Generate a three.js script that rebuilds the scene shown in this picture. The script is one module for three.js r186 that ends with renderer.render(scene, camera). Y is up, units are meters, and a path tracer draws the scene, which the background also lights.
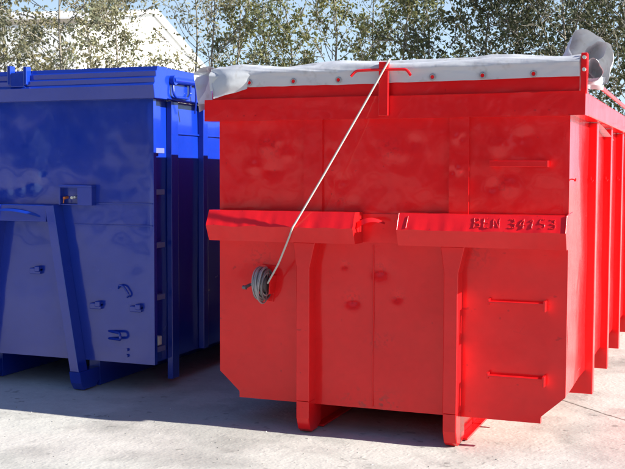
import * as THREE from 'three';
import { RoundedBoxGeometry } from 'three/addons/geometries/RoundedBoxGeometry.js';
import { mergeGeometries, mergeVertices, toCreasedNormals } from 'three/addons/utils/BufferGeometryUtils.js';
import { ImprovedNoise } from 'three/addons/math/ImprovedNoise.js';

// ------------------------------------------------------------------ camera, sky, sun, exposure
const scene = new THREE.Scene();
const camera = new THREE.PerspectiveCamera(25.372, 1024 / 768, 0.1, 600);
camera.position.set(1.9727, 1.6808, 6.3005);
{
  const yaw = 0.3712, pitch = -0.0586;
  camera.lookAt(camera.position.clone().add(new THREE.Vector3(-Math.sin(yaw) * Math.cos(pitch), Math.sin(pitch), -Math.cos(yaw) * Math.cos(pitch))));
  camera.rotateZ(0.0031);
}
const SUN = new THREE.Vector3(2.24, 1, -0.045).normalize();
{
  const w = 512, h = 256, data = new Float32Array(w * h * 4), d = new THREE.Vector3();
  const hor = [0.245, 0.33, 0.41], zen = [0.010, 0.034, 0.14];
  for (let j = 0; j < h; j++) for (let i = 0; i < w; i++) {
    const el = ((j + 0.5) / h - 0.5) * Math.PI, az = ((i + 0.5) / w - 0.5) * Math.PI * 2;
    d.set(Math.cos(el) * Math.cos(az), Math.sin(el), Math.cos(el) * Math.sin(az));
    const t = Math.max(0, d.y), f = 1 / (1 + Math.pow(t / 0.27, 2.2)), a = Math.acos(Math.min(1, Math.max(-1, d.dot(SUN))));
    const glow = 0.30 * Math.exp(-a / 0.22) + 0.05 * Math.exp(-a / 0.7);
    const k = (j * w + i) * 4;
    for (let c = 0; c < 3; c++) data[k + c] = zen[c] + (hor[c] - zen[c]) * f + glow * [1, 0.95, 0.86][c];
    data[k + 3] = 1;
  }
  const sky = new THREE.DataTexture(data, w, h, THREE.RGBAFormat, THREE.FloatType);
  sky.mapping = THREE.EquirectangularReflectionMapping; sky.magFilter = THREE.LinearFilter; sky.minFilter = THREE.LinearFilter;
  sky.needsUpdate = true;
  scene.background = sky; scene.environment = sky;
}
const sun = new THREE.DirectionalLight(new THREE.Color(1, 0.955, 0.88), 4.4);
sun.position.copy(SUN).multiplyScalar(60); sun.castShadow = true;
sun.shadow.mapSize.set(4096, 4096); sun.shadow.radius = 1;
Object.assign(sun.shadow.camera, { left: -30, right: 30, top: 25, bottom: -25, near: 1, far: 140 });
scene.add(sun, sun.target);
const renderer = new THREE.WebGLRenderer({ antialias: true });
renderer.setSize(1024, 768);
renderer.toneMapping = THREE.LinearToneMapping;
renderer.toneMappingExposure = 2.85;
renderer.shadowMap.enabled = true;

// ------------------------------------------------------------------ helpers
let seed = 7;
const rnd = () => { seed |= 0; seed = seed + 0x6D2B79F5 | 0; let t = Math.imul(seed ^ seed >>> 15, 1 | seed); t = t + Math.imul(t ^ t >>> 7, 61 | t) ^ t; return ((t ^ t >>> 14) >>> 0) / 4294967296; };
const rr = (a, b) => a + (b - a) * rnd();
const perlin = new ImprovedNoise();
const nz = (x, y, z = 0) => perlin.noise(x, y, z);
const sm = (a, b, x) => { const t = Math.min(1, Math.max(0, (x - a) / (b - a))); return t * t * (3 - 2 * t); };
const V = (x, y, z) => new THREE.Vector3(x, y, z);
function boxUV(g) {                                    // uv in metres, from the face that a point lies on
  const q = g.index ? g.toNonIndexed() : g; const p = q.attributes.position, uv = new Float32Array(p.count * 2);
  if (!q.attributes.normal) q.computeVertexNormals();
  const a = V(), b = V(), c = V();
  for (let i = 0; i < p.count; i += 3) {
    a.fromBufferAttribute(p, i); b.fromBufferAttribute(p, i + 1); c.fromBufferAttribute(p, i + 2);
    b.sub(a); c.sub(a); b.cross(c);
    const x = Math.abs(b.x), y = Math.abs(b.y), z = Math.abs(b.z);
    for (let k = i; k < i + 3; k++) {
      const X = p.getX(k), Y = p.getY(k), Z = p.getZ(k);
      const [u, v] = z >= x && z >= y ? [X, Y] : x >= y ? [Z + 3.3, Y] : [X, Z + 1.7];
      uv[2 * k] = u; uv[2 * k + 1] = v;
    }
  }
  q.setAttribute('uv', new THREE.BufferAttribute(uv, 2));
  for (const n of Object.keys(q.attributes)) if (!['position', 'normal', 'uv'].includes(n)) q.deleteAttribute(n);
  return q;
}
function mesh(name, geos, mat, parent, label) {
  const list = (Array.isArray(geos) ? geos : [geos]).map(boxUV);
  const m = new THREE.Mesh(list.length > 1 ? mergeGeometries(list) : list[0], mat);
  m.name = name; m.castShadow = m.receiveShadow = true;
  if (label) m.userData.label = label;
  parent.add(m); return m;
}
const taken = {};
function thing(name, label, category, pos = [0, 0, 0], group) {
  const g = new THREE.Group(), n = taken[name] = (taken[name] ?? -1) + 1;
  g.name = n ? `${name}_${String(n).padStart(3, '0')}` : name;
  g.position.set(...pos); g.userData = { label, category }; if (group) g.userData.group = group;
  scene.add(g); return g;
}
function box(x0, x1, y0, y1, z0, z1, r = 0.005) {
  const w = Math.abs(x1 - x0), h = Math.abs(y1 - y0), d = Math.abs(z1 - z0);
  const g = new RoundedBoxGeometry(w, h, d, 2, Math.min(r, w / 2.2, h / 2.2, d / 2.2));
  g.translate((x0 + x1) / 2, (y0 + y1) / 2, (z0 + z1) / 2); return g;
}
// prism: an outline in (a, b) drawn along an axis, edges bevelled
function prism(pts, depth, place, bevel = 0.004) {
  const s = new THREE.Shape(pts.map(([a, b]) => new THREE.Vector2(a, b)));
  const g = new THREE.ExtrudeGeometry(s, { depth: Math.max(0.001, depth - 2 * bevel), bevelEnabled: bevel > 0, bevelThickness: bevel, bevelSize: bevel, bevelOffset: -bevel, bevelSegments: 1, steps: 1 });
  g.translate(0, 0, bevel); if (place) place(g); return g;
}
function tube(pts, r, seg = 24, rad = 8, tension = 0.4) {
  return new THREE.TubeGeometry(new THREE.CatmullRomCurve3(pts, false, 'catmullrom', tension), seg, r, rad);
}
function rod(a, b, r, rad = 10) {
  const g = new THREE.CylinderGeometry(r, r, a.distanceTo(b), rad);
  g.applyQuaternion(new THREE.Quaternion().setFromUnitVectors(V(0, 1, 0), b.clone().sub(a).normalize()));
  const m = a.clone().add(b).multiplyScalar(0.5); g.translate(m.x, m.y, m.z); return g;
}
function grid(nu, nv, fn) {                            // an indexed sheet of fn(u, v)
  const pos = [], idx = [], v = V();
  for (let j = 0; j <= nv; j++) for (let i = 0; i <= nu; i++) { const p = fn(i / nu, j / nv); pos.push(p.x, p.y, p.z); }
  for (let j = 0; j < nv; j++) for (let i = 0; i < nu; i++) { const a = j * (nu + 1) + i, b = a + 1, c = a + nu + 1, d = c + 1; idx.push(a, b, d, a, d, c); }
  const g = new THREE.BufferGeometry(); g.setAttribute('position', new THREE.Float32BufferAttribute(pos, 3)); g.setIndex(idx); g.computeVertexNormals(); return g;
}
// sheet steel with dents: half-width hw(y) round cx, a back face and a rim
function plate(cx, hw, y0, y1, z, thick, nx, ny, disp) {
  const f = (s) => (u, v) => { const y = y0 + (y1 - y0) * v, x = cx + (2 * u - 1) * hw(y); return V(x, y, s ? z + disp(x, y) : z - thick); };
  const F = f(1), B = f(0), front = grid(nx, ny, F), back = grid(2, ny, (u, v) => B(1 - u, v));
  const side = (k) => grid(1, ny, (u, v) => (k ? [F(1, v), B(1, v)] : [B(0, v), F(0, v)])[u < 0.5 ? 0 : 1]);
  const cap = (k) => grid(nx, 1, (u, v) => (k ? [F(u, 1), B(u, 1)] : [B(u, 0), F(u, 0)])[v < 0.5 ? 0 : 1]);
  return [front, back, side(0), side(1), cap(0), cap(1)];
}

// ------------------------------------------------------------------ textures
function hash(ix, iy, s) { let h = Math.imul(ix, 374761393) + Math.imul(iy, 668265263) + Math.imul(s, 974634211) | 0; h = Math.imul(h ^ h >>> 13, 1274126177); return ((h ^ h >>> 16) >>> 0) / 4294967296; }
function tnoise(x, y, p, s) {                          // tiling value noise, period p cells
  const xi = Math.floor(x), yi = Math.floor(y), fx = x - xi, fy = y - yi, u = fx * fx * (3 - 2 * fx), v = fy * fy * (3 - 2 * fy);
  const m = (n) => ((n % p) + p) % p, a = hash(m(xi), m(yi), s), b = hash(m(xi + 1), m(yi), s), c = hash(m(xi), m(yi + 1), s), d = hash(m(xi + 1), m(yi + 1), s);
  return a + (b - a) * u + (c - a) * v + (a - b - c + d) * u * v;
}
function fbm(u, v, p, oct, s) { let a = 0.5, t = 0, n = 0; for (let o = 0; o < oct; o++) { t += a * tnoise(u * p, v * p, p, s + o); n += a; a *= 0.55; p *= 2; } return t / n; }
function tex(n, fn, srgb, rep) {
  const d = new Uint8Array(n * n * 4), enc = (x) => srgb ? (x <= 0.0031308 ? 12.92 * x : 1.055 * Math.pow(x, 1 / 2.4) - 0.055) : x;
  for (let j = 0; j < n; j++) for (let i = 0; i < n; i++) {
    const c = fn((i + 0.5) / n, (j + 0.5) / n), k = (j * n + i) * 4;
    for (let q = 0; q < 3; q++) d[k + q] = 255 * Math.min(1, Math.max(0, enc(Array.isArray(c) ? c[q] : c)));
    d[k + 3] = 255;
  }
  const t = new THREE.DataTexture(d, n, n); t.wrapS = t.wrapT = THREE.RepeatWrapping; t.magFilter = THREE.LinearFilter; t.minFilter = THREE.LinearMipmapLinearFilter; t.generateMipmaps = true;
  if (srgb) t.colorSpace = THREE.SRGBColorSpace; t.repeat.set(rep, rep); t.needsUpdate = true; return t;
}
const mix = (a, b, t) => a + (b - a) * t;
// thin straight scratches: a tile of line marks, 0 to 1
function scratchField(n, count, s) {
  const f = new Float32Array(n * n); let q = s;
  const r = () => { q = (q * 16807) % 2147483647; return q / 2147483647; };
  for (let k = 0; k < count; k++) {
    let x = r() * n, y = r() * n; const a = r() < 0.6 ? (r() - 0.5) * 0.7 : r() * 6.28, len = n * (0.008 + 0.05 * r() * r()), v = 0.25 + 0.7 * r();
    for (let t = 0; t < len; t += 0.5) { const i = ((x | 0) % n + n) % n, j = ((y | 0) % n + n) % n; if (r() < 0.8) f[j * n + i] = Math.max(f[j * n + i], v); x += 0.5 * Math.cos(a); y += 0.5 * Math.sin(a); }
  }
  return (u, v) => f[Math.min(n - 1, (v * n) | 0) * n + Math.min(n - 1, (u * n) | 0)];
}
// paint: brush-and-roller lap, sun-faded patches, thin dust film, scattered chips
function paintColour(base, fade, chip, s, scr) {
  return (u, v) => {
    const n = fbm(u, v, 4, 5, s), m = fbm(u, v, 24, 3, s + 20), st = fbm(u, v, 64, 2, s + 40);
    const k = 0.84 + 0.22 * n + 0.08 * (st - 0.5), f = sm(0.5, 0.8, n * 0.6 + m * 0.4) * 0.6;
    const ch = Math.max(sm(0.85, 0.91, fbm(u, v, 48, 3, s + 60) + 0.18 * (n - 0.5)), 0.55 * scr(u, v));
    return [0, 1, 2].map((c) => mix(mix(base[c] * k, fade[c], f * 0.4), chip[c], ch * 0.8));
  };
}
function paintMaps(base, fade, chip, s) {
  const map = tex(1024, paintColour(base, fade, chip, s, scratchField(1024, 90, s + 5)), true, 1 / 1.9);
  const rough = tex(512, (u, v) => { const n = fbm(u, v, 6, 5, s + 80); return [0, 0.07 + 0.20 * n + 0.06 * fbm(u, v, 40, 2, s + 90), 0]; }, false, 1 / 1.37);
  const bump = tex(512, (u, v) => 0.7 * fbm(u, v, 32, 3, s + 100) + 0.3 * fbm(u, v, 128, 2, s + 110), false, 1 / 0.83);
  return { map, roughnessMap: rough, bumpMap: bump };
}
const redMaps = paintMaps([0.79, 0.011, 0.014], [0.79, 0.024, 0.026], [0.50, 0.010, 0.014], 1);
const blueMaps = paintMaps([0.005, 0.032, 0.35], [0.008, 0.038, 0.35], [0.006, 0.02, 0.28], 301);
const M = {
  red: new THREE.MeshPhysicalMaterial({ ...redMaps, roughness: 1, bumpScale: 0.0004, specularIntensity: 0.48, clearcoat: 0.25, clearcoatRoughness: 0.05 }),
  blue: new THREE.MeshPhysicalMaterial({ ...blueMaps, roughness: 1, bumpScale: 0.0003, specularIntensity: 1, clearcoat: 0.5, clearcoatRoughness: 0.06 }),
  steel: new THREE.MeshStandardMaterial({ color: new THREE.Color(0.36, 0.34, 0.34), roughness: 0.55, metalness: 0.4 }),
  darkSteel: new THREE.MeshStandardMaterial({ color: new THREE.Color(0.17, 0.155, 0.16), roughness: 0.5, metalness: 0.4 }),
  rope: new THREE.MeshStandardMaterial({ color: new THREE.Color(0.52, 0.48, 0.43), roughness: 0.9 }),
  orange: new THREE.MeshStandardMaterial({ color: new THREE.Color(0.6, 0.16, 0.03), roughness: 0.5 }),
  pale: new THREE.MeshStandardMaterial({ color: new THREE.Color(0.6, 0.6, 0.55), roughness: 0.5 }),
};
// red front plate: the same paint, with scuffs round the dents, drag marks and one grimy patch at the foot
const frontMap = (() => {
  const pc = paintColour([0.79, 0.011, 0.014], [0.79, 0.024, 0.026], [0.50, 0.010, 0.014], 1, scratchField(1024, 200, 77));
  const scuffs = [[-0.2, 0.87, 0.07], [-0.02, 1.07, 0.06], [0.10, 0.90, 0.05], [-0.255, 1.09, 0.04], [-0.05, 0.62, 0.06], [0.03, 0.62, 0.05], [-0.78, 1.86, 0.09], [0.76, 1.61, 0.06], [0.04, 1.83, 0.07], [-0.86, 1.10, 0.10], [-0.3, 1.50, 0.05], [0.62, 1.19, 0.08]];
  const t = tex(1024, (u, v) => {
    const X = (u - 0.5) * 2.4, Y = v * 2.4, c = pc(u, v), g = fbm(u, v, 150, 3, 901), g2 = fbm(u, v, 40, 4, 905);
    let sc = 0; for (const [a, b, r] of scuffs) { const q = ((X - a) ** 2 + (Y - b) ** 2) / (r * r); if (q < 4) sc = Math.max(sc, Math.exp(-q * 1.2)); }
    sc *= sm(0.52, 0.64, g); const grime = sm(0.50, 0.66, g2 * 0.55 + g * 0.45) * Math.exp(-(((X + 0.08) / 0.16) ** 2) - ((Y - 0.22) / 0.07) ** 2);
    return [0, 1, 2].map((q) => mix(mix(c[q], [0.34, 0.012, 0.018][q], 0.38 * sc), [0.14, 0.05, 0.045][q], 0.6 * grime));
  }, true, 1 / 2.4); t.offset.set(0.5, 0); return t;
})();
const clothBump = tex(512, (u, v) => 0.6 * fbm(u, v, 10, 4, 501) + 0.05 * Math.abs(Math.sin(u * 804)) * Math.abs(Math.sin(v * 804)), false, 1 / 0.7);
const clothMap = tex(512, (u, v) => { const n = fbm(u, v, 5, 5, 520), d = sm(0.6, 0.8, fbm(u, v, 16, 4, 540)); return [mix(0.63, 0.53, n) * (1 - 0.18 * d), mix(0.655, 0.555, n) * (1 - 0.2 * d), mix(0.68, 0.58, n) * (1 - 0.23 * d)]; }, true, 1 / 1.1);
M.redFront = M.red.clone(); M.redFront.map = frontMap;
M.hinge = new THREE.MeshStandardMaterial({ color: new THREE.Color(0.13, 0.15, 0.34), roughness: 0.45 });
M.tarp = new THREE.MeshPhysicalMaterial({ map: clothMap, bumpMap: clothBump, bumpScale: 0.003, roughness: 0.7, side: THREE.DoubleSide, transmission: 0.22, thickness: 0 });

// ------------------------------------------------------------------ ground
{
  const cs = []; for (let x = -4.6; x <= 4.601; x += 0.08) cs.push(x);
  for (let x = 5, s = 0.7; x < 260; s *= 1.35, x += s) { cs.push(x); cs.unshift(-x); }
  const pos = [], uv = [], idx = [], n = cs.length;
  for (const z of cs) for (const x of cs) {
    const e = 1 - sm(3.5, 4.5, Math.max(Math.abs(x), Math.abs(z)));
    pos.push(x, e * (-0.004 + 0.005 * nz(x * 1.3, z * 1.3, 4.2) + 0.003 * nz(x * 4, z * 4, 9)), z); uv.push(x, z);
  }
  for (let j = 0; j < n - 1; j++) for (let i = 0; i < n - 1; i++) { const a = j * n + i; idx.push(a, a + n, a + n + 1, a, a + n + 1, a + 1); }
  const g = new THREE.BufferGeometry(); g.setAttribute('position', new THREE.Float32BufferAttribute(pos, 3)); g.setAttribute('uv', new THREE.Float32BufferAttribute(uv, 2)); g.setIndex(idx); g.computeVertexNormals();
  // worn concrete: pale laitance, grey patches, oil specks and one crack with soil in it; the tile is 8 m wide
  const crack = (X, Z) => { const t = (X - 0.85) / 0.75, zc = -1.62 + 0.75 * t + 0.03 * nz(X * 9, 3) + 0.012 * nz(X * 40, 7), w = 0.016 * (1.2 + nz(X * 22, 1)); return t > 0 && t < 2 ? (1 - sm(w * 0.4, w, Math.abs(Z - zc))) * sm(0, 0.1, t) * (1 - sm(1.2, 2, t)) : 0; };
  const map = tex(2048, (u, v) => {
    const X = (u > 0.5 ? u - 1 : u) * 8, Z = (v > 0.5 ? v - 1 : v) * 8;
    const big = fbm(u, v, 5, 5, 601), mid = fbm(u, v, 26, 4, 620), fine = fbm(u, v, 160, 3, 640), sp = hash((u * 2048) | 0, (v * 2048) | 0, 5);
    const grey = sm(0.46, 0.66, big * 0.65 + mid * 0.35), sweep = fbm(u, v * 1, 8, 3, 660);
    let k = mix(0.51, 0.375, grey) * (0.87 + 0.16 * fine + 0.10 * mid) * (0.97 + 0.06 * sweep);
    k *= 1 - 0.38 * sm(0.70, 0.80, fbm(u, v, 120, 3, 680)) * sm(0.5, 0.65, mid) - 0.16 * sm(0.56, 0.7, fbm(u * 1, v * 1, 18, 4, 690));
    if (sp > 0.9975) k *= 0.55;
    const arc = (cx, cz, r, w) => { const q = Math.abs(Math.hypot(X - cx, Z - cz) - r) / w; return q < 1 ? (1 - q * q) * sm(0.42, 0.6, mid * 0.5 + fine * 0.5) : 0; };
    k *= 1 - 0.10 * (arc(-3.5, 3.6, 2.75, 0.10) + arc(-3.5, 3.6, 2.45, 0.10) + arc(3.9, 4.0, 3.6, 0.13) + arc(3.9, 4.0, 3.2, 0.13) + arc(0, 6.4, 5.55, 0.16));
    const pk = 0.02 * sm(0.55, 0.75, fbm(u, v, 9, 3, 700)), cr = crack(X, Z);
    return [k * (1.0 + pk), k * (0.985 - pk * 0.4), k * 0.885].map((c, i) => mix(c, [0.07, 0.06, 0.045][i], cr * 0.85));
  }, true, 1 / 8);
  const bump = tex(1024, (u, v) => 0.5 * fbm(u, v, 40, 4, 801) + 0.35 * fbm(u, v, 170, 2, 820) + 0.15 * sm(0.7, 0.8, fbm(u, v, 90, 2, 840)), false, 1 / 3.1);
  const m = new THREE.Mesh(g, new THREE.MeshStandardMaterial({ map, bumpMap: bump, bumpScale: 0.0045, roughness: 0.95 }));
  m.name = 'ground'; m.userData = { kind: 'structure', label: 'pale worn concrete yard with grey patches and a crack', category: 'ground' }; m.receiveShadow = true; scene.add(m);
}

// ------------------------------------------------------------------ red container
const RED = thing('skip_container', 'red steel roll-off container with crank winch, ladder rungs and welded number on its bumper', 'container');
{
  const W = 1.15, R = M.red;
  const hw = (y) => y < 0.214 ? 1.004 : y < 0.344 ? mix(1.004, W, (y - 0.214) / 0.13) : W;
  const dents = [[-0.80, 1.86, 0.055, 0.008], [-0.89, 1.72, 0.04, 0.007], [-0.66, 1.80, 0.035, 0.005], [-0.72, 1.90, 0.03, 0.005], [-0.76, 1.70, 0.06, -0.010], [-0.2, 0.87, 0.045, -0.016], [-0.02, 1.07, 0.05, -0.014], [0.10, 0.90, 0.03, -0.009],
    [-0.255, 1.09, 0.022, -0.005], [0.735, 1.85, 0.05, 0.007], [0.80, 1.61, 0.045, 0.009], [0.69, 1.60, 0.03, -0.008], [0.04, 1.83, 0.06, 0.006], [0.12, 1.80, 0.04, 0.005], [-0.28, 1.64, 0.06, -0.010], [0.2, 1.87, 0.05, -0.009],
    [0.88, 1.9, 0.05, -0.008], [-0.2, 1.47, 0.05, -0.007], [-0.08, 0.2, 0.06, -0.006], [-0.85, 1.08, 0.12, -0.006], [0.75, 0.68, 0.14, -0.006], [-0.9, 0.5, 0.16, -0.006], [0.3, 0.5, 0.15, -0.006]];
  const disp = (x, y) => {
    let d = 0.006 * nz(x * 1.7, y * 1.7, 2) + (y > 1.43 ? 0.0042 : 0.0016) * nz(x * 5, y * 5, 5) + (y > 1.43 ? 0.0012 : 0.0004) * nz(x * 11, y * 11, 8);
    for (const [a, b, r, h] of dents) { const q = ((x - a) ** 2 + (y - b) ** 2) / (r * r); if (q < 9) d += h * Math.exp(-q) * (1 + 0.25 * nz(x * 18, y * 18)); }
    return d * sm(1.15, 1.11, Math.abs(x));
  };
  mesh('front_plate', plate(0, hw, 0.174, 2.03, 0, 0.045, 210, 176, disp), M.redFront, RED);
  mesh('weld_seam', [tube([V(-0.062, 0.19, 0.003), V(-0.06, 0.7, 0.004), V(-0.063, 1.23, 0.003)], 0.004, 40, 6)], R, RED);
  // posts above the bumper
  for (const [a, b] of [[-0.535, -0.407], [0.427, 0.551]]) mesh('front_post', [plate((a + b) / 2, () => (b - a) / 2, 1.43, 2.03, 0.02, 0.03, 12, 60, (x, y) => {
    let d = 0.002 * nz(x * 8, y * 8, 3);
    if (a > 0) for (const [dx, dy, r, h] of [[0.48, 1.90, 0.024, 0.008], [0.50, 1.90, 0.02, -0.008], [0.48, 1.705, 0.022, 0.008], [0.455, 1.70, 0.02, -0.007]]) d += h * Math.exp(-((x - dx) ** 2 + (y - dy) ** 2) / (r * r));
    return d;
  })].flat(), R, RED);
  // runners: a post in front of the plate that flares under the bumper, a skid foot and the long beam below the floor
  for (const [a, b, s] of [[-0.546, -0.456, -1], [0.426, 0.514, 1]]) {
    const flare = [[a, 0.21], [b, 0.21], [b, 1.075], [b + 0.038, 1.238], [a - 0.022, 1.238], [a, 1.075]];
    mesh('runner_post', prism(flare, 0.125, (g) => g.translate(0, 0, -0.006)), R, RED);
    const run = mesh('runner', [
      prism([[0.118, 0.208], [0.119, 0.10], [0.085, 0.022], [0.055, 0.001], [-0.04, 0.001], [-0.11, 0.03], [-0.11, 0.208]], b - a - 0.004, (g) => { g.rotateY(-Math.PI / 2); g.translate(b - 0.002, 0, 0); }),
      box(a + 0.035, b - 0.035, 0.018, 0.33, -5.9, -0.112, 0.002), box(a - 0.02, b + 0.02, 0.0, 0.016, -5.9, -0.10, 0.003), box(a - 0.02, b + 0.02, 0.30, 0.345, -5.9, -0.112, 0.003)], R, RED);
  }
  // two lengths of angled bumper, bruised along the ridge
  const bumper = (x0, x1, seedz) => {
    const prof = [[1.240, -0.004], [1.240, 0.155], [1.340, 0.205], [1.438, 0.155], [1.438, -0.004]], N = 90;
    const at = (i, k) => { const x = mix(x0, x1, i / N), [y, z] = prof[k], d = k === 2 ? 0.010 * Math.min(0, nz(x * 6, seedz, 1)) + 0.005 * nz(x * 17, seedz, 4) : k === 3 || k === 1 ? 0.003 * nz(x * 9, seedz + k, 2) : 0; return V(x, y + (k === 2 ? 0.009 * nz(x * 7, seedz, 7) : k === 3 ? 0.003 * nz(x * 8, seedz, 3) : 0), z + d); };
    const out = []; for (let k = 0; k < 4; k++) out.push(grid(N, 3, (u, v) => at(Math.round(u * N), k).lerp(at(Math.round(u * N), k + 1), v)));
    for (const i of [0, N]) { const s = new THREE.BufferGeometry(), p = [0, 1, 2, 3, 4].map((k) => at(i, k)), q = []; for (const t of [[0, 1, 2], [0, 2, 4], [2, 3, 4]]) for (const e of (i ? t : [t[0], t[2], t[1]])) q.push(p[e].x, p[e].y, p[e].z); s.setAttribute('position', new THREE.Float32BufferAttribute(q, 3)); s.computeVertexNormals(); out.push(s); }
    return out;
  };
  mesh('bumper_backing', box(-1.14, 1.14, 1.242, 1.428, -0.006, 0.010, 0.003), R, RED);
  const b1 = mesh('bumper', bumper(-1.152, -0.135, 3.3), R, RED), b2 = mesh('bumper', bumper(0.146, 1.162, 8.1), R, RED);
  mesh('torn_flap', grid(14, 4, (u, v) => V(-0.138 + 0.18 * u, 1.352 + 0.05 * Math.sin(u * 2.4) - 0.015 * u - (v - 0.5) * 0.045 * (1 - 0.75 * u), 0.13 - 0.05 * u + 0.03 * Math.sin(u * 2.8) + 0.014 * v)), R, b1, 'torn strip bent out of the bumper end');
  for (const [a, b] of [[[0.205, 1.35, 0.20], [0.21, 1.42, 0.164]], [[0.149, 1.34, 0.205], [0.149, 1.438, 0.156]], [[1.159, 1.34, 0.204], [1.159, 1.438, 0.156]], [[1.159, 1.438, 0.155], [1.162, 1.452, -0.07]]]) mesh('weld_bead', rod(V(...a), V(...b), 0.0045, 6), R, b2);
  // the number, laid as weld beads on the upper face: BEN 34153
  const glyph = { B: [[[0, 0], [0, 1], [0.5, 0.95], [0.55, 0.7], [0.05, 0.52]], [[0.05, 0.5], [0.6, 0.4], [0.6, 0.1], [0, 0]]], E: [[[0.55, 1], [0, 1], [0, 0], [0.6, 0]], [[0, 0.5], [0.45, 0.52]]], N: [[[0, 0], [0, 1], [0.6, 0], [0.62, 1]]],
    3: [[[0.05, 0.95], [0.5, 0.95], [0.52, 0.62], [0.2, 0.52]], [[0.2, 0.52], [0.6, 0.42], [0.55, 0.05], [0, 0.03]]], 4: [[[0.42, 0], [0.45, 1], [0, 0.35], [0.62, 0.35]]], 1: [[[0.1, 0.75], [0.32, 1], [0.30, 0]]], 5: [[[0.55, 1], [0.08, 1], [0.05, 0.55], [0.5, 0.5], [0.55, 0.12], [0, 0.02]]] };
  const strokes = []; let cx = 0.622;
  for (const ch of 'BEN 34153') {
    if (ch === ' ') { cx += 0.036; continue; }
    for (const st of glyph[ch]) {
      const pts = []; for (let i = 0; i < st.length - 1; i++) for (let k = 0; k < 6; k++) { const t = k / 6; pts.push([mix(st[i][0], st[i + 1][0], t), mix(st[i][1], st[i + 1][1], t)]); } pts.push(st[st.length - 1]);
      strokes.push(tube(pts.map(([a, b], i) => { const h = 0.24 + 0.54 * b; return V(cx + a * 0.058 + rr(-0.002, 0.002), 1.340 + 0.098 * h + rr(-0.0015, 0.0015), 0.2045 - 0.050 * h + rr(-0.001, 0.002)); }), 0.0034, pts.length * 3, 6));
    }
    cx += 0.058;
  }
  mesh('weld_lettering', strokes, R, b2, 'raised weld bead letters and digits');
  // top rails and lip
  mesh('front_rail', plate(0, () => 1.24, 2.026, 2.167, 0.042, 0.13, 160, 8, (x, y) => 0.003 * nz(x * 3, y * 6, 11) + 0.0022 * nz(x * 12, y * 12, 3)), R, RED);
  mesh('rail_cap', grid(60, 1, (u, v) => V(0.05 + 1.188 * u, 2.163 + 0.004 * nz(u * 14, 3) + 0.006 * v, 0.05 - 0.05 * v)), R, RED);
  for (const s of [-1, 1]) mesh('side_rail', box(s * 1.10, s * 1.238, 2.03, 2.165, -5.96, -0.09, 0.01), R, RED);
  mesh('rear_rail', box(-1.24, 1.24, 2.03, 2.165, -6.09, -5.962, 0.01), R, RED);
  mesh('front_lip', grid(80, 4, (u, v) => V(-1.2 + 2.4 * u, 2.15 + 0.12 * v, 0.006 + 0.004 * nz(u * 9, v, 2))), R, RED);
  mesh('lip_post', [box(-0.014, 0.047, 2.04, 2.375, 0.036, 0.07, 0.004), tube([V(-0.192, 2.288, 0.085), V(-0.155, 2.322, 0.078), V(0.0, 2.325, 0.076), V(0.16, 2.321, 0.078), V(0.196, 2.284, 0.085)], 0.009, 30, 8, 0.2)], R, RED);
  mesh('corner_post', box(1.208, 1.246, 2.15, 2.388, -0.03, 0.03, 0.006), R, RED);
  for (const y of [2.36, 2.29]) mesh('rail_clip', rod(V(1.228, y, 0.028), V(1.228, y, 0.045), 0.011), M.pale, RED);
  // ladder rungs
  for (const [y, h, t] of [[1.742, 0.036, 0.05], [0.905, 0.012, 0.06], [0.452, 0.012, 0.06]])
    mesh('rung', [box(0.682, 1.03, y - h / 2, y + h / 2, t - 0.012 - (h < 0.02 ? 0.03 : 0), t, 0.003), box(0.682, 0.694, y - 0.018, y + 0.018, -0.02, t - 0.001, 0.002), box(1.018, 1.032, y - (h < 0.02 ? 0.045 : 0.019), y + 0.019, -0.02, t + 0.003, 0.003)], R, RED);
  // sides, ribs, cross members, floor, rear
  const ribs = [0, 1, 2, 3, 4].map((i) => -0.97 - i * 1.005), cuts = [-0.03, ...ribs, -5.95];
  for (const s of [-1, 1]) {
    for (let i = 0; i < cuts.length - 1; i++) {
      const za = cuts[i], zb = cuts[i + 1], g = plate(0, () => (za - zb) / 2 - 0.002, 0.345, 2.03, 0, 0.03, 24, 40, (x, y) => 0.007 * nz(x * 2.2 + i * 5, y * 2.2, s * 3) + 0.0015 * nz(x * 7, y * 7 + i, 6));
      for (const q of g) { q.rotateY(s * Math.PI / 2); q.translate(s * 1.148, 0, (za + zb) / 2); }
      mesh('side_panel', g, R, RED);
    }
    for (const z of ribs) {
      const rib = mesh('rib', prism([[0, 0.176], [0.205, 0.176], [0.205, 2.026], [0.13, 2.026], [0.13, 0.36], [0, 0.36]].map(([a, b]) => [s * (a + 0.997), b]), 0.10, (g) => g.translate(0, 0, z - 0.10)), R, RED);
      mesh('tarp_hook', tube([V(s * 1.165, 1.66, z + 0.0), V(s * 1.168, 1.645, z + 0.022), V(s * 1.175, 1.63, z + 0.026), V(s * 1.185, 1.645, z + 0.03)], 0.006, 16, 6), R, rib);
    }
    mesh('tarp_hook', tube([V(s * 1.14, 1.652, -0.12), V(s * 1.162, 1.648, -0.12), V(s * 1.170, 1.638, -0.12), V(s * 1.172, 1.656, -0.12)], 0.0045, 16, 6), R, RED);
    mesh('sill', box(s * 1.10, s * 1.146, 0.345, 0.40, -5.94, -0.05, 0.004), R, RED);
  }
  for (const z of ribs) mesh('cross_member', box(-0.996, 0.996, 0.19, 0.344, z - 0.098, z - 0.002, 0.003), R, RED);
  mesh('cross_member', box(-0.998, 0.998, 0.176, 0.344, -0.53, -0.50, 0.003), R, RED);
  mesh('floor', box(-1.10, 1.10, 0.346, 0.37, -5.94, -0.05, 0.002), R, RED);
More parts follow.
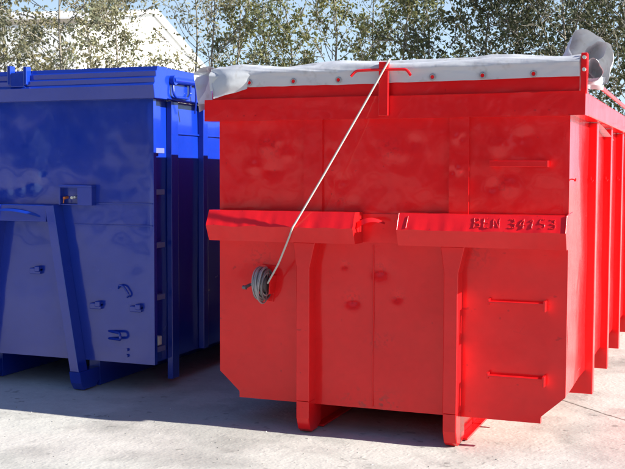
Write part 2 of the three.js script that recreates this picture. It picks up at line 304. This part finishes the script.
  mesh('rear_wall', box(-1.145, 1.145, 0.20, 2.03, -6.08, -5.96, 0.004), R, RED);
  // crank winch left of the runner
  const w = new THREE.Group(); w.name = 'winch'; RED.add(w); w.position.set(-0.795, 0.955, 0.0); w.rotation.z = -0.07;
  mesh('bracket', [box(-0.05, 0.05, -0.12, 0.12, -0.02, 0.012, 0.003), box(-0.058, -0.05, -0.06, 0.06, 0.0, 0.10, 0.002), box(0.05, 0.058, -0.06, 0.06, 0.0, 0.10, 0.002)], M.red, w);
  for (const x of [-0.034, 0.026]) { const g = new THREE.TorusGeometry(0.088, 0.0065, 6, 30), a = new THREE.CylinderGeometry(0.045, 0.045, 0.005, 18); g.rotateY(Math.PI / 2); g.scale(1, 1.12, 1); g.translate(x, 0, 0.075); a.rotateZ(Math.PI / 2); a.translate(x, 0, 0.075); mesh('flange', [g, a, box(x - 0.003, x + 0.003, -0.095, 0.095, 0.066, 0.084, 0.002)], M.darkSteel, w); }
  { const g = new THREE.CylinderGeometry(0.05, 0.05, 0.055, 20); g.rotateZ(Math.PI / 2); g.translate(0, 0, 0.075); mesh('drum', g, M.darkSteel, w); }
  { const g = []; for (let k = 0; k < 18; k++) { const t = new THREE.TorusGeometry(0.06 + 0.035 * rnd(), 0.0045, 6, 28); t.rotateY(Math.PI / 2 + rr(-0.3, 0.3)); t.rotateX(rr(0, 3)); t.scale(1, 1.22, 1); t.translate(rr(-0.022, 0.016), rr(-0.012, 0.012), 0.078); g.push(t); } mesh('cable_coil', g, M.steel, w); }
  mesh('crank', [rod(V(-0.045, 0, 0.075), V(-0.088, -0.012, 0.085), 0.009), rod(V(-0.088, -0.012, 0.08), V(-0.112, -0.03, 0.12), 0.011), rod(V(-0.125, -0.03, 0.12), V(-0.098, -0.03, 0.125), 0.013)], M.darkSteel, w);
}

// ------------------------------------------------------------------ tarpaulin and rope
{
  const T = thing('tarpaulin', 'pale grey tarpaulin draped over the top edge of the red container', 'tarpaulin');
  const prof = new THREE.CatmullRomCurve3([V(0, 1.95, -2.2), V(0, 2.02, -1.2), V(0, 2.12, -0.6), V(0, 2.30, -0.24), V(0, 2.382, -0.10), V(0, 2.390, -0.045), V(0, 2.368, 0.015), V(0, 2.335, 0.042), V(0, 2.30, 0.034), V(0, 2.245, 0.026)], false, 'catmullrom', 0.5);
  const W = prof.getPoints(60);
  mesh('sheet', grid(190, 60, (u, v) => {
    const p = W[Math.round(v * 60)], x = -1.20 + 2.403 * u, f = sm(0.55, 0.8, v), bot = sm(0.85, 1, v);
    const d = 0.006 * nz(x * 2.5, v * 5, 1) + 0.004 * nz(x * 11 + v * 9, v * 6, 5) + (1 - f) * (1 - f) * 0.05 * nz(x * 2.2, v * 6, 7) + 0.009 * Math.max(0, nz(x * 5 - v * 14, 2.2, 3)) * (1 - bot) * sm(-0.2, 0.7, Math.abs(x));
    const left = sm(-0.93, -1.18, x);
    return V(x, p.y + d * 0.8 * (1 - f * 0.3) - bot * 0.004 * nz(x * 6, 1, 3) - left * 0.02 * f + 0.006 * (x > 0 ? x : 0) * f, p.z + d * f + 0.004 + left * 0.012 * f);
  }), M.tarp, T);
  const patch = (c, bulge, nv, n = 20) => grid(n, n, (u, v) => {
    const a = V(...c[0]).lerp(V(...c[1]), u), b = V(...c[2]).lerp(V(...c[3]), u), p = a.lerp(b, v), k = Math.sin(Math.PI * u) * Math.sin(Math.PI * Math.min(1, 0.15 + v * 0.85));
    const w = 0.007 * nz(u * 2.2 + nv, v * 3, nv); return V(p.x + bulge[0] * k + w, p.y + bulge[1] * k + w, p.z + bulge[2] * k + w);
  });
  mesh('corner_fold', [patch([[-1.20, 2.375, 0.02], [-0.90, 2.35, 0.045], [-1.152, 2.172, 0.085], [-0.93, 2.232, 0.04]], [0, -0.004, 0.035], 1.7),
    patch([[-1.20, 2.375, 0.02], [-1.205, 2.37, -0.10], [-1.152, 2.172, 0.085], [-1.235, 2.26, -0.06]], [-0.02, 0, -0.02], 4.1)], M.tarp, T);
  mesh('side_flap', [patch([[-1.325, 2.352, 0.03], [-1.20, 2.392, 0.05], [-1.24, 2.372, -0.5], [-1.14, 2.36, -0.4]], [0, 0.02, 0], 6.3),
    patch([[-1.322, 2.353, 0.04], [-1.262, 2.368, -0.10], [-1.285, 2.085, 0.035], [-1.262, 2.14, -0.12]], [-0.02, 0, 0.03], 9.2)], M.tarp, T);
  for (const x of [-0.912, -0.600, -0.291, 0.020, 0.322, 0.632, 0.937]) {
    const g = new THREE.TorusGeometry(0.0155, 0.005, 8, 20); g.translate(x, 2.273, 0.040);
    const e = mesh('eyelet', g, M.steel, T);
    const k = new THREE.CylinderGeometry(0.011, 0.011, 0.02, 14); k.rotateX(Math.PI / 2); k.translate(x, 2.273, 0.034); mesh('pin', k, M.red, e);
  }
  // gathered end at the right corner: loose flared rolls
  const roll = (pts, r0, r1, a0, a1, s, sq = 1) => { const c = new THREE.CatmullRomCurve3(pts.map((p) => V(...p))); return grid(64, 30, (u, v) => { const p = c.getPoint(v), a = a0 + (a1 - a0) * u, r = mix(r0, r1, Math.sqrt(v)) * (1 + v * (0.10 * Math.sin(3 * a + s) + 0.03 * Math.sin(7 * a + 2 * s + 3 * v)) + 0.20 * nz(u * 5 + s, v * 3, s)), w = 0.004 * nz(u * 10, v * 6, s); return V(p.x + r * Math.cos(a) + w, p.y + r * sq * Math.sin(a) + w, p.z + 0.04 * v * nz(u * 4, v * 2, s + 4) + 0.5 * w); }); };
  mesh('gathered_end', [roll([[1.02, 2.33, -0.55], [1.12, 2.38, -0.32], [1.225, 2.425, -0.10]], 0.006, 0.106, -0.5, 3.7, 1.3, 1.05)], M.tarp, T);
  mesh('gathered_end', [roll([[1.22, 2.36, -0.65], [1.27, 2.355, -0.4], [1.30, 2.345, -0.10]], 0.006, 0.080, -2.6, 3.3, 5.7, 1.6)], M.tarp, T);
  mesh('gathered_end', [roll([[1.22, 2.29, -0.5], [1.26, 2.29, -0.25], [1.275, 2.285, -0.03]], 0.003, 0.05, -2.4, 3.6, 8.8, 1.35),
    patch([[1.235, 2.245, -0.03], [1.335, 2.26, -0.14], [1.245, 2.185, -0.04], [1.315, 2.18, -0.16]], [0.02, -0.01, 0.03], 3.1)], M.tarp, T);
  const P = thing('tension_pole', 'thin red pole lying along the sunlit side rail, behind the tarpaulin bundle', 'pole');
  mesh('shaft', rod(V(1.262, 2.235, -0.12), V(1.262, 2.19, -5.6), 0.014), M.red, P);
  for (const z of [-3.2, -5.2]) mesh('clip', box(1.225, 1.262, 2.162, 2.205, z - 0.012, z + 0.012, 0.004), M.red, P);
  const K = thing('tie_rope', 'white rope running diagonally from the lip post over the bumper to the winch', 'rope');
  mesh('strand', tube([V(0.046, 2.39, 0.03), V(0.05, 2.372, 0.078), V(-0.10, 2.10, 0.112), V(-0.335, 1.68, 0.168), V(-0.515, 1.37, 0.206), V(-0.535, 1.335, 0.212), V(-0.563, 1.28, 0.190), V(-0.66, 1.10, 0.140), V(-0.752, 0.965, 0.105)], 0.0063, 120, 8, 0.25), M.rope, K);
}

// ------------------------------------------------------------------ blue container
const BLUE = thing('skip_container', 'blue steel roll-off container with splayed runner legs and a hook bar', 'container', [-3.08, 0, -0.55]);
{
  const B = M.blue, H = 1.108;
  const dents = [[0.02, 1.60, 0.06, -0.014], [-0.1, 1.56, 0.04, -0.01], [0.11, 1.64, 0.03, 0.008], [-0.05, 1.95, 0.2, -0.012], [0.3, 1.8, 0.25, 0.01], [-0.25, 1.55, 0.08, -0.012]];
  const disp = (x, y) => { let d = 0.012 * nz(x * 0.9 + 3, y * 0.9, 12) + 0.004 * nz(x * 2.6, y * 2.6, 15) + 0.0012 * nz(x * 8, y * 8, 18); for (const [a, b, r, h] of dents) d += h * Math.exp(-((x - a) ** 2 + (y - b) ** 2) / (r * r)); d += (y - 1.72) * Math.exp(-(((y - 1.72) / 0.42) ** 2)) * 0.024 * Math.cos((x - 1.05) * Math.PI / 0.62); return d * sm(H, H - 0.05, Math.abs(x)); };
  mesh('front_plate', plate(0, () => H, 0.228, 2.235, 0, 0.04, 150, 130, disp), B, BLUE);
  // top rail: rolled section
  const prof = [[2.235, 0.0], [2.235, 0.055], [2.33, 0.075], [2.352, 0.055], [2.385, 0.06], [2.40, 0.035], [2.435, 0.04], [2.445, 0.02], [2.473, 0.012], [2.475, -0.13], [2.235, -0.13]];
  mesh('front_rail', prism(prof.map(([y, z]) => [z, y]), 2 * H + 0.09, (g) => { g.rotateY(-Math.PI / 2); g.translate(H + 0.045, 0, 0); }, 0.003), B, BLUE);
  for (const s of [-1, 1]) mesh('side_rail', box(s * (H - 0.08), s * (H + 0.042), 2.24, 2.472, -6.1, -0.132, 0.008), B, BLUE);
  const br = mesh('hook_bracket', [box(-0.145, -0.115, 2.36, 2.51, 0.02, 0.085, 0.006), box(0.005, 0.035, 2.36, 2.50, 0.02, 0.085, 0.006), box(-0.117, 0.007, 2.345, 2.455, 0.03, 0.08, 0.006)], B, BLUE);
  // legs
  for (const s of [-1, 1]) {
    const top = 0.215, low = 0.43, w = 0.078;
    mesh('runner_leg', prism([[s * top, 1.43], [s * (top + w), 1.43], [s * (low + w), 0.15], [s * low, 0.15]].sort(() => 0), 0.125, (g) => g.translate(0, 0, -0.004)), B, BLUE);
    mesh('runner', [prism([[0.119, 0.149], [0.10, 0.06], [0.06, 0.004], [-0.10, 0.004], [-0.16, 0.05], [-0.16, 0.149]], 0.10, (g) => { g.rotateY(-Math.PI / 2); g.translate(s * (low + w / 2) + 0.05, 0, 0); }),
      box(s * (low + w / 2) - 0.05, s * (low + w / 2) + 0.05, 0.0, 0.22, -6, -0.162, 0.004)], B, BLUE);
  }
  mesh('hook_bar', [box(-0.5, 0.213, 1.30, 1.43, -0.01, 0.10, 0.006)], B, BLUE);
  mesh('bent_lip', grid(16, 3, (u, v) => V(-0.42 + 0.58 * u, 1.335 + 0.045 * Math.sin(u * Math.PI) + 0.02 * v, 0.105 + 0.03 * Math.sin(u * 3.1) - 0.012 * v)), B, BLUE);
  // light box
  const lb = mesh('lamp_housing', [box(0.30, 0.60, 1.565, 1.585, -0.01, 0.06, 0.003), box(0.30, 0.315, 1.43, 1.566, -0.01, 0.058, 0.003), box(0.47, 0.60, 1.43, 1.566, -0.01, 0.058, 0.003), box(0.314, 0.472, 1.43, 1.44, -0.01, 0.05, 0.003)], B, BLUE);
  mesh('cable_end', [rod(V(0.345, 1.49, 0.0), V(0.345, 1.485, 0.05), 0.011), rod(V(0.345, 1.485, 0.05), V(0.343, 1.445, 0.056), 0.004)], M.orange, lb, 'orange cable end');
  mesh('plug', [rod(V(0.41, 1.49, 0.0), V(0.41, 1.488, 0.045), 0.012), rod(V(0.43, 1.492, 0.0), V(0.43, 1.492, 0.035), 0.009)], M.pale, lb, 'pale plug');
  for (const y of [1.448, 1.282]) mesh('weld_seam', box(y > 1.4 ? 0.602 : 0.40, H - 0.01, y - 0.004, y + 0.004, -0.012, 0.006, 0.002), B, BLUE);
  // welded lugs
  for (const [x, y] of [[0.602, 0.661], [0.957, 0.655], [0.05, 0.912]]) mesh('lug', [box(x - 0.05, x + 0.05, y - 0.028, y + 0.018, -0.015, 0.03, 0.006), box(x + 0.005, x + 0.05, y - 0.01, y + 0.035, -0.015, 0.045, 0.008)], B, BLUE);
  mesh('step_loop', tube([V(0.70, 0.465, -0.01), V(0.83, 0.462, 0.05), V(0.842, 0.44, 0.06), V(0.84, 0.415, 0.055), V(0.70, 0.408, -0.01)], 0.011, 30, 8, 0.15), B, BLUE);
  mesh('chain_loop', tube([V(0.795, 0.80, 0.0), V(0.82, 0.825, 0.025), V(0.86, 0.815, 0.03), V(0.90, 0.76, 0.03), V(0.885, 0.735, 0.02)], 0.008, 30, 8), B, BLUE);
  for (const y of [0.33, 0.285]) mesh('bolt', rod(V(0.87, y, -0.01), V(0.87, y, 0.02), 0.012), B, BLUE);
  // right side (local z = world z + 0.55): recess with tabs, corner post, panels, ribs
  for (const s of [-1, 1]) {
    mesh('side_panel', plate(0, () => 2.95, 0.22, 2.24, 0, 0.03, 80, 40, (x, y) => 0.006 * nz(x * 2, y * 2, 21)).map((g) => { g.rotateY(s * Math.PI / 2); g.translate(s * 1.035, 0, -3.02); return g; }), B, BLUE);
    mesh('corner_post', box(s * 1.037, s * 1.085, 0.06, 2.238, -0.43, -0.32, 0.006), B, BLUE);
    for (let i = 0; i < 5; i++) mesh('rib', box(s * 1.037, s * 1.09, 0.22, 2.238, -0.93 - i * 1.0, -0.85 - i * 1.0, 0.006), B, BLUE);
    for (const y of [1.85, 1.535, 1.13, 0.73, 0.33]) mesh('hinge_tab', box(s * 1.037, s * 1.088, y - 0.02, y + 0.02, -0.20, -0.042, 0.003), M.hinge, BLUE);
    mesh('stiffener', box(s * 1.037, s * 1.05, 1.985, 1.998, -5.8, -0.44, 0.003), B, BLUE);
  }
  mesh('side_lamp', [box(1.04, 1.086, 0.36, 0.43, -0.15, -0.10, 0.006)], M.pale, BLUE, 'small pale side marker lamp');
  const ro = mesh('roller_bar', [rod(V(1.175, 2.385, -0.18), V(1.175, 2.395, -0.69), 0.026, 14), rod(V(1.14, 2.385, -0.2), V(1.19, 2.385, -0.2), 0.036, 14), box(1.145, 1.19, 2.36, 2.42, -0.66, -0.64, 0.003)], B, BLUE);
  mesh('crank_handle', [tube([V(1.165, 2.38, -0.2), V(1.175, 2.29, -0.19), V(1.175, 2.26, -0.23), V(1.175, 2.262, -0.42), V(1.17, 2.30, -0.47), V(1.17, 2.37, -0.47)], 0.01, 40, 8, 0.2), tube([V(1.19, 2.39, -0.50), V(1.2, 2.3, -0.51), V(1.17, 2.15, -0.55)], 0.008, 20, 6)], B, ro);
  mesh('floor', box(-1.03, 1.03, 0.222, 0.25, -5.95, -0.042, 0.003), B, BLUE);
  mesh('rear_wall', box(-1.03, 1.03, 0.24, 2.24, -6.03, -5.99, 0.003), B, BLUE);
}
// closing panels of the blue rails at the far end are behind both containers and stay open

// ------------------------------------------------------------------ white hall behind the trees
const fwd = V(-Math.sin(0.3712), 0, -Math.cos(0.3712)), rgt = V(Math.cos(0.3712), 0, -Math.sin(0.3712));
const spot = (u, depth) => { const k = (u - 312.5) / 1041.75 * depth; return V(camera.position.x + fwd.x * depth + rgt.x * k, 0, camera.position.z + fwd.z * depth + rgt.z * k); };
{
  const a = spot(152, 45), hall = thing('storage_hall', 'long white hall with a shallow gable roof behind the thin trees', 'hall', [a.x, 0, a.z]);
  const yaw = 0.3712 - 0.14; hall.rotation.y = yaw;      // ridge runs along local -x
  const M1 = new THREE.MeshStandardMaterial({ color: new THREE.Color(0.80, 0.80, 0.78), roughness: 0.6 }), M2 = new THREE.MeshStandardMaterial({ color: new THREE.Color(0.74, 0.74, 0.73), roughness: 0.45 }), M3 = new THREE.MeshStandardMaterial({ color: new THREE.Color(0.28, 0.24, 0.19), roughness: 0.7 });
  const D = 9, E = 6.9, T = 8.5, L = 40;
  mesh('gable_wall', prism([[-D, 0], [D, 0], [D, E], [0, T], [-D, E]], 0.2, (g) => { g.rotateY(Math.PI / 2); g.translate(-0.2, 0, 0); }, 0), M1, hall);
  for (let i = 0; i < 16; i++) mesh('wall_panel', box(-L + i * 2.5 + 0.012 - 0.2, -L + (i + 1) * 2.5 - 0.012 - 0.2, 0, E - 0.05, D - 0.15, D, 0.01), M1, hall);
  mesh('rear_wall', box(-L - 0.2, -0.2, 0, E - 0.05, -D, -D + 0.15, 0.01), M1, hall);
  for (const s of [-1, 1]) mesh('roof', prism([[-0.05, T + 0.02], [0, T + 0.16], [s * (D + 0.03), E + 0.12], [s * (D + 0.03), E - 0.03]], L + 0.5, (g) => { g.rotateY(-Math.PI / 2); g.translate(0.3, 0, 0); }, 0), M2, hall);
  mesh('eave_trim', box(-L - 0.2, 0.3, E - 0.12, E + 0.05, D + 0.032, D + 0.06, 0.01), M3, hall);
}

// ------------------------------------------------------------------ trees
const bark = new THREE.MeshStandardMaterial({ color: new THREE.Color(0.20, 0.18, 0.145), roughness: 0.95 });
const leafGeo = (() => {                                // a spray of five folded leaves
  const pos = [], idx = []; let q = 9;
  const r = () => { q = (q * 16807) % 2147483647; return q / 2147483647; };
  for (let k = 0; k < 5; k++) {
    const a = r() * 6.28, e = (r() - 0.4) * 1.6, d = V(Math.cos(a) * Math.cos(e), Math.sin(e), Math.sin(a) * Math.cos(e)), s = V(-d.z, (r() - 0.5) * 1.4, d.x).normalize(), n = d.clone().cross(s), o = d.clone().multiplyScalar(0.25 + 0.5 * r()), b = pos.length / 3;
    const P = [o, o.clone().addScaledVector(d, 0.45).addScaledVector(s, 0.27).addScaledVector(n, 0.07), o.clone().addScaledVector(d, 1.0).addScaledVector(n, -0.05), o.clone().addScaledVector(d, 0.45).addScaledVector(s, -0.27).addScaledVector(n, 0.07)];
    for (const p of P) pos.push(p.x, p.y, p.z); idx.push(b, b + 1, b + 2, b, b + 2, b + 3);
  }
  const g = new THREE.BufferGeometry(); g.setAttribute('position', new THREE.Float32BufferAttribute(pos, 3)); g.setIndex(idx); return g.toNonIndexed();
})(); leafGeo.computeVertexNormals();
const leafMat = (c) => new THREE.MeshPhysicalMaterial({ color: new THREE.Color(1, 1, 1), roughness: 0.75, transmission: 0.55, thickness: 0, side: THREE.DoubleSide, specularIntensity: 0.5 });
const LM = leafMat();
function taper(pts, r0, r1, rad = 6) {
  const c = new THREE.CatmullRomCurve3(pts), n = pts.length * 2, fr = c.computeFrenetFrames(n), pos = [], idx = [];
  for (let i = 0; i <= n; i++) { const p = c.getPointAt(i / n), r = mix(r0, r1, i / n); for (let k = 0; k < rad; k++) { const a = k / rad * 6.283; pos.push(p.x + r * (Math.cos(a) * fr.normals[i].x + Math.sin(a) * fr.binormals[i].x), p.y + r * (Math.cos(a) * fr.normals[i].y + Math.sin(a) * fr.binormals[i].y), p.z + r * (Math.cos(a) * fr.normals[i].z + Math.sin(a) * fr.binormals[i].z)); } }
  for (let i = 0; i < n; i++) for (let k = 0; k < rad; k++) { const a = i * rad + k, b = i * rad + (k + 1) % rad; idx.push(a, b, b + rad, a, b + rad, a + rad); }
  const g = new THREE.BufferGeometry(); g.setAttribute('position', new THREE.Float32BufferAttribute(pos, 3)); g.setIndex(idx); g.computeVertexNormals(); return g;
}
function tree(name, label, pos, group, o) {
  const t = thing(name, label, 'tree', [pos.x, 0, pos.z], group);
  const { h, r, limbs, leaves, size, tint, low = 0.18, up = 0.5 } = o, wood = [], tips = [];
  const lean = V(rr(-0.3, 0.3), 0, rr(-0.3, 0.3)), tr = []; for (let i = 0; i <= 6; i++) tr.push(V(lean.x * (i / 6) ** 2 + rr(-0.08, 0.08), h * i / 6, lean.z * (i / 6) ** 2 + rr(-0.08, 0.08)));
  tr[0].set(0, -0.05, 0);
  wood.push(taper(tr, 0.0085 * h, 0.010, 8));
  const tc = new THREE.CatmullRomCurve3(tr);
  for (let i = 0; i < limbs; i++) {
    const f = mix(low, 0.97, (i + rnd()) / limbs), b = tc.getPointAt(f), a = i * 2.4 + rr(-0.5, 0.5), len = r * (0.45 + 0.75 * Math.sin(Math.PI * Math.min(1, (f - low) / (1 - low) * 0.8 + 0.2))) * rr(0.7, 1.15);
    const d = V(Math.cos(a), up * rr(0.6, 1.6), Math.sin(a)).normalize(), e = b.clone().addScaledVector(d, len).add(V(rr(-0.1, 0.1), 0.12 * len, rr(-0.1, 0.1))), m = b.clone().lerp(e, 0.5).add(V(rr(-0.1, 0.1), -0.05 * len, rr(-0.1, 0.1)));
    wood.push(taper([b, m, e], 0.0032 * h * (1.2 - f), 0.006, 5));
    for (let k = 0; k < 5; k++) {
      const q = b.clone().lerp(e, rr(0.25, 1)), l2 = len * rr(0.25, 0.5), d2 = V(d.x + rr(-1, 1), d.y + rr(-0.5, 1.0), d.z + rr(-1, 1)).normalize(), e2 = q.clone().addScaledVector(d2, l2);
      wood.push(taper([q, q.clone().lerp(e2, 0.5).add(V(rr(-0.05, 0.05), rr(-0.03, 0.05), rr(-0.05, 0.05))), e2], 0.009, 0.003, 4)); tips.push([q, e2]);
    }
    tips.push([m, e]);
  }
  mesh('trunk', wood, bark, t);
  const im = new THREE.InstancedMesh(leafGeo, LM, leaves), mt = new THREE.Matrix4(), qt = new THREE.Quaternion(), eu = new THREE.Euler(), c = new THREE.Color();
  const w = tips.map(() => 0.3 + rnd() ** 2 * 1.7), tot = w.reduce((a, b) => a + b, 0); let n = 0;
  for (let i = 0; i < tips.length; i++) {
    const cnt = i === tips.length - 1 ? leaves - n : Math.min(leaves - n, Math.round(leaves * w[i] / tot)), k0 = rr(0.8, 1.2), yl = rnd();
    for (let k = 0; k < cnt; k++, n++) {
      const [a, b] = tips[i], p = a.clone().lerp(b, 0.1 + 0.95 * rnd()), j = 0.16 * r * (0.3 + rnd());
      p.add(V(rr(-j, j), rr(-j, j), rr(-j, j))); const s = size * rr(0.65, 1.35); eu.set(rr(0, 6.3), rr(0, 6.3), rr(0, 6.3));
      im.setMatrixAt(n, mt.compose(p, qt.setFromEuler(eu), V(s, s, s)));
      const v = k0 * rr(0.75, 1.25); im.setColorAt(n, c.setRGB(tint[0] * v * (1 + 0.22 * yl), tint[1] * v, tint[2] * v * (1 - 0.2 * yl)));
    }
  }
  im.count = n; im.name = 'crown'; im.userData.kind = 'stuff'; im.castShadow = im.receiveShadow = true; t.add(im);
}
const pale = [0.225, 0.24, 0.15], olive = [0.185, 0.21, 0.09], dark = [0.075, 0.09, 0.042];
for (const [u, d, h] of [[-22, 19, 5.0], [16, 20.5, 4.7], [58, 18.5, 5.6], [92, 21, 5.7], [122, 19.5, 4.9]])
  tree('bushy_tree', 'pale leafy young tree growing in front of the white hall', spot(u, d), 'young trees in front of the white hall', { h, r: 1.05, limbs: 30, leaves: 850, size: 0.078, tint: pale });
for (const [u, d, h] of [[196, 23, 5.9], [216, 21, 5.6]])
  tree('sparse_tree', 'thin almost bare tree with few leaves between the white hall and the tree row', spot(u, d), 'sparse trees beside the white hall', { h, r: 1.1, limbs: 26, leaves: 420, size: 0.07, tint: pale });
for (const [u, d, h] of [[238, 21, 5.3], [266, 24.5, 6.0], [297, 22, 5.2], [334, 20, 5.5], [366, 24, 5.9], [396, 20.5, 5.2], [430, 22.5, 5.7]])
  tree('slender_tree', 'slender olive green tree in the row behind the red container', spot(u, d), 'tree row behind the red container', { h, r: 0.85, limbs: 34, leaves: 560, size: 0.088, tint: olive, up: 1.0 });
for (const [u, d, h] of [[476, 20, 5.2], [520, 22.5, 5.9], [560, 19, 5.7], [598, 21.5, 6.2], [636, 18.5, 5.8]])
  tree('dense_tree', 'dense dark green tree behind the tarpaulin bundle of the red container', spot(u, d), 'dark trees behind the tarpaulin bundle', { h, r: 1.5, limbs: 40, leaves: 1150, size: 0.092, tint: dark });

// the far side of the yard, that the painted fronts mirror
for (let i = 0; i < 8; i++)
  tree('yard_edge_tree', 'big dark tree across the yard, facing the container fronts', V(-26 + i * 4.9 + rr(-0.6, 0.6), 0, 25 + rr(-1.5, 1.5) + Math.abs(i - 5) * 0.4), 'trees across the yard', { h: 8 + rr(-1, 1), r: 3.0, limbs: 26, leaves: 1500, size: 0.3, tint: [0.045, 0.055, 0.025], low: 0.06, up: 0.35 });

// ------------------------------------------------------------------ loose stones on the yard
{
  const g = new THREE.IcosahedronGeometry(1, 0), N = 1100, im = new THREE.InstancedMesh(g, new THREE.MeshStandardMaterial({ roughness: 0.95 }), N), mt = new THREE.Matrix4(), q = new THREE.Quaternion(), eu = new THREE.Euler(), c = new THREE.Color();
  for (let i = 0; i < N; i++) {
    const x = rr(-3.2, 2.6), z = i < N * 0.8 ? rr(0.1, 2.2) : rr(-6, 0.1), s = 0.0013 + 0.004 * rnd() ** 4; eu.set(rr(0, 6), rr(0, 6), rr(0, 6));
    im.setMatrixAt(i, mt.compose(V(x, -0.004 + s * 0.4, z), q.setFromEuler(eu), V(s * rr(0.7, 1.9), s * rr(0.35, 0.8), s * rr(0.7, 1.5)))); const k = rr(0.16, 0.5); im.setColorAt(i, c.setRGB(k, k * 0.96, k * 0.9));
  }
  im.name = 'gravel'; im.userData = { kind: 'stuff', label: 'fine loose grit scattered over the concrete yard', category: 'gravel' }; im.castShadow = im.receiveShadow = true; scene.add(im);
}
renderer.render(scene, camera);
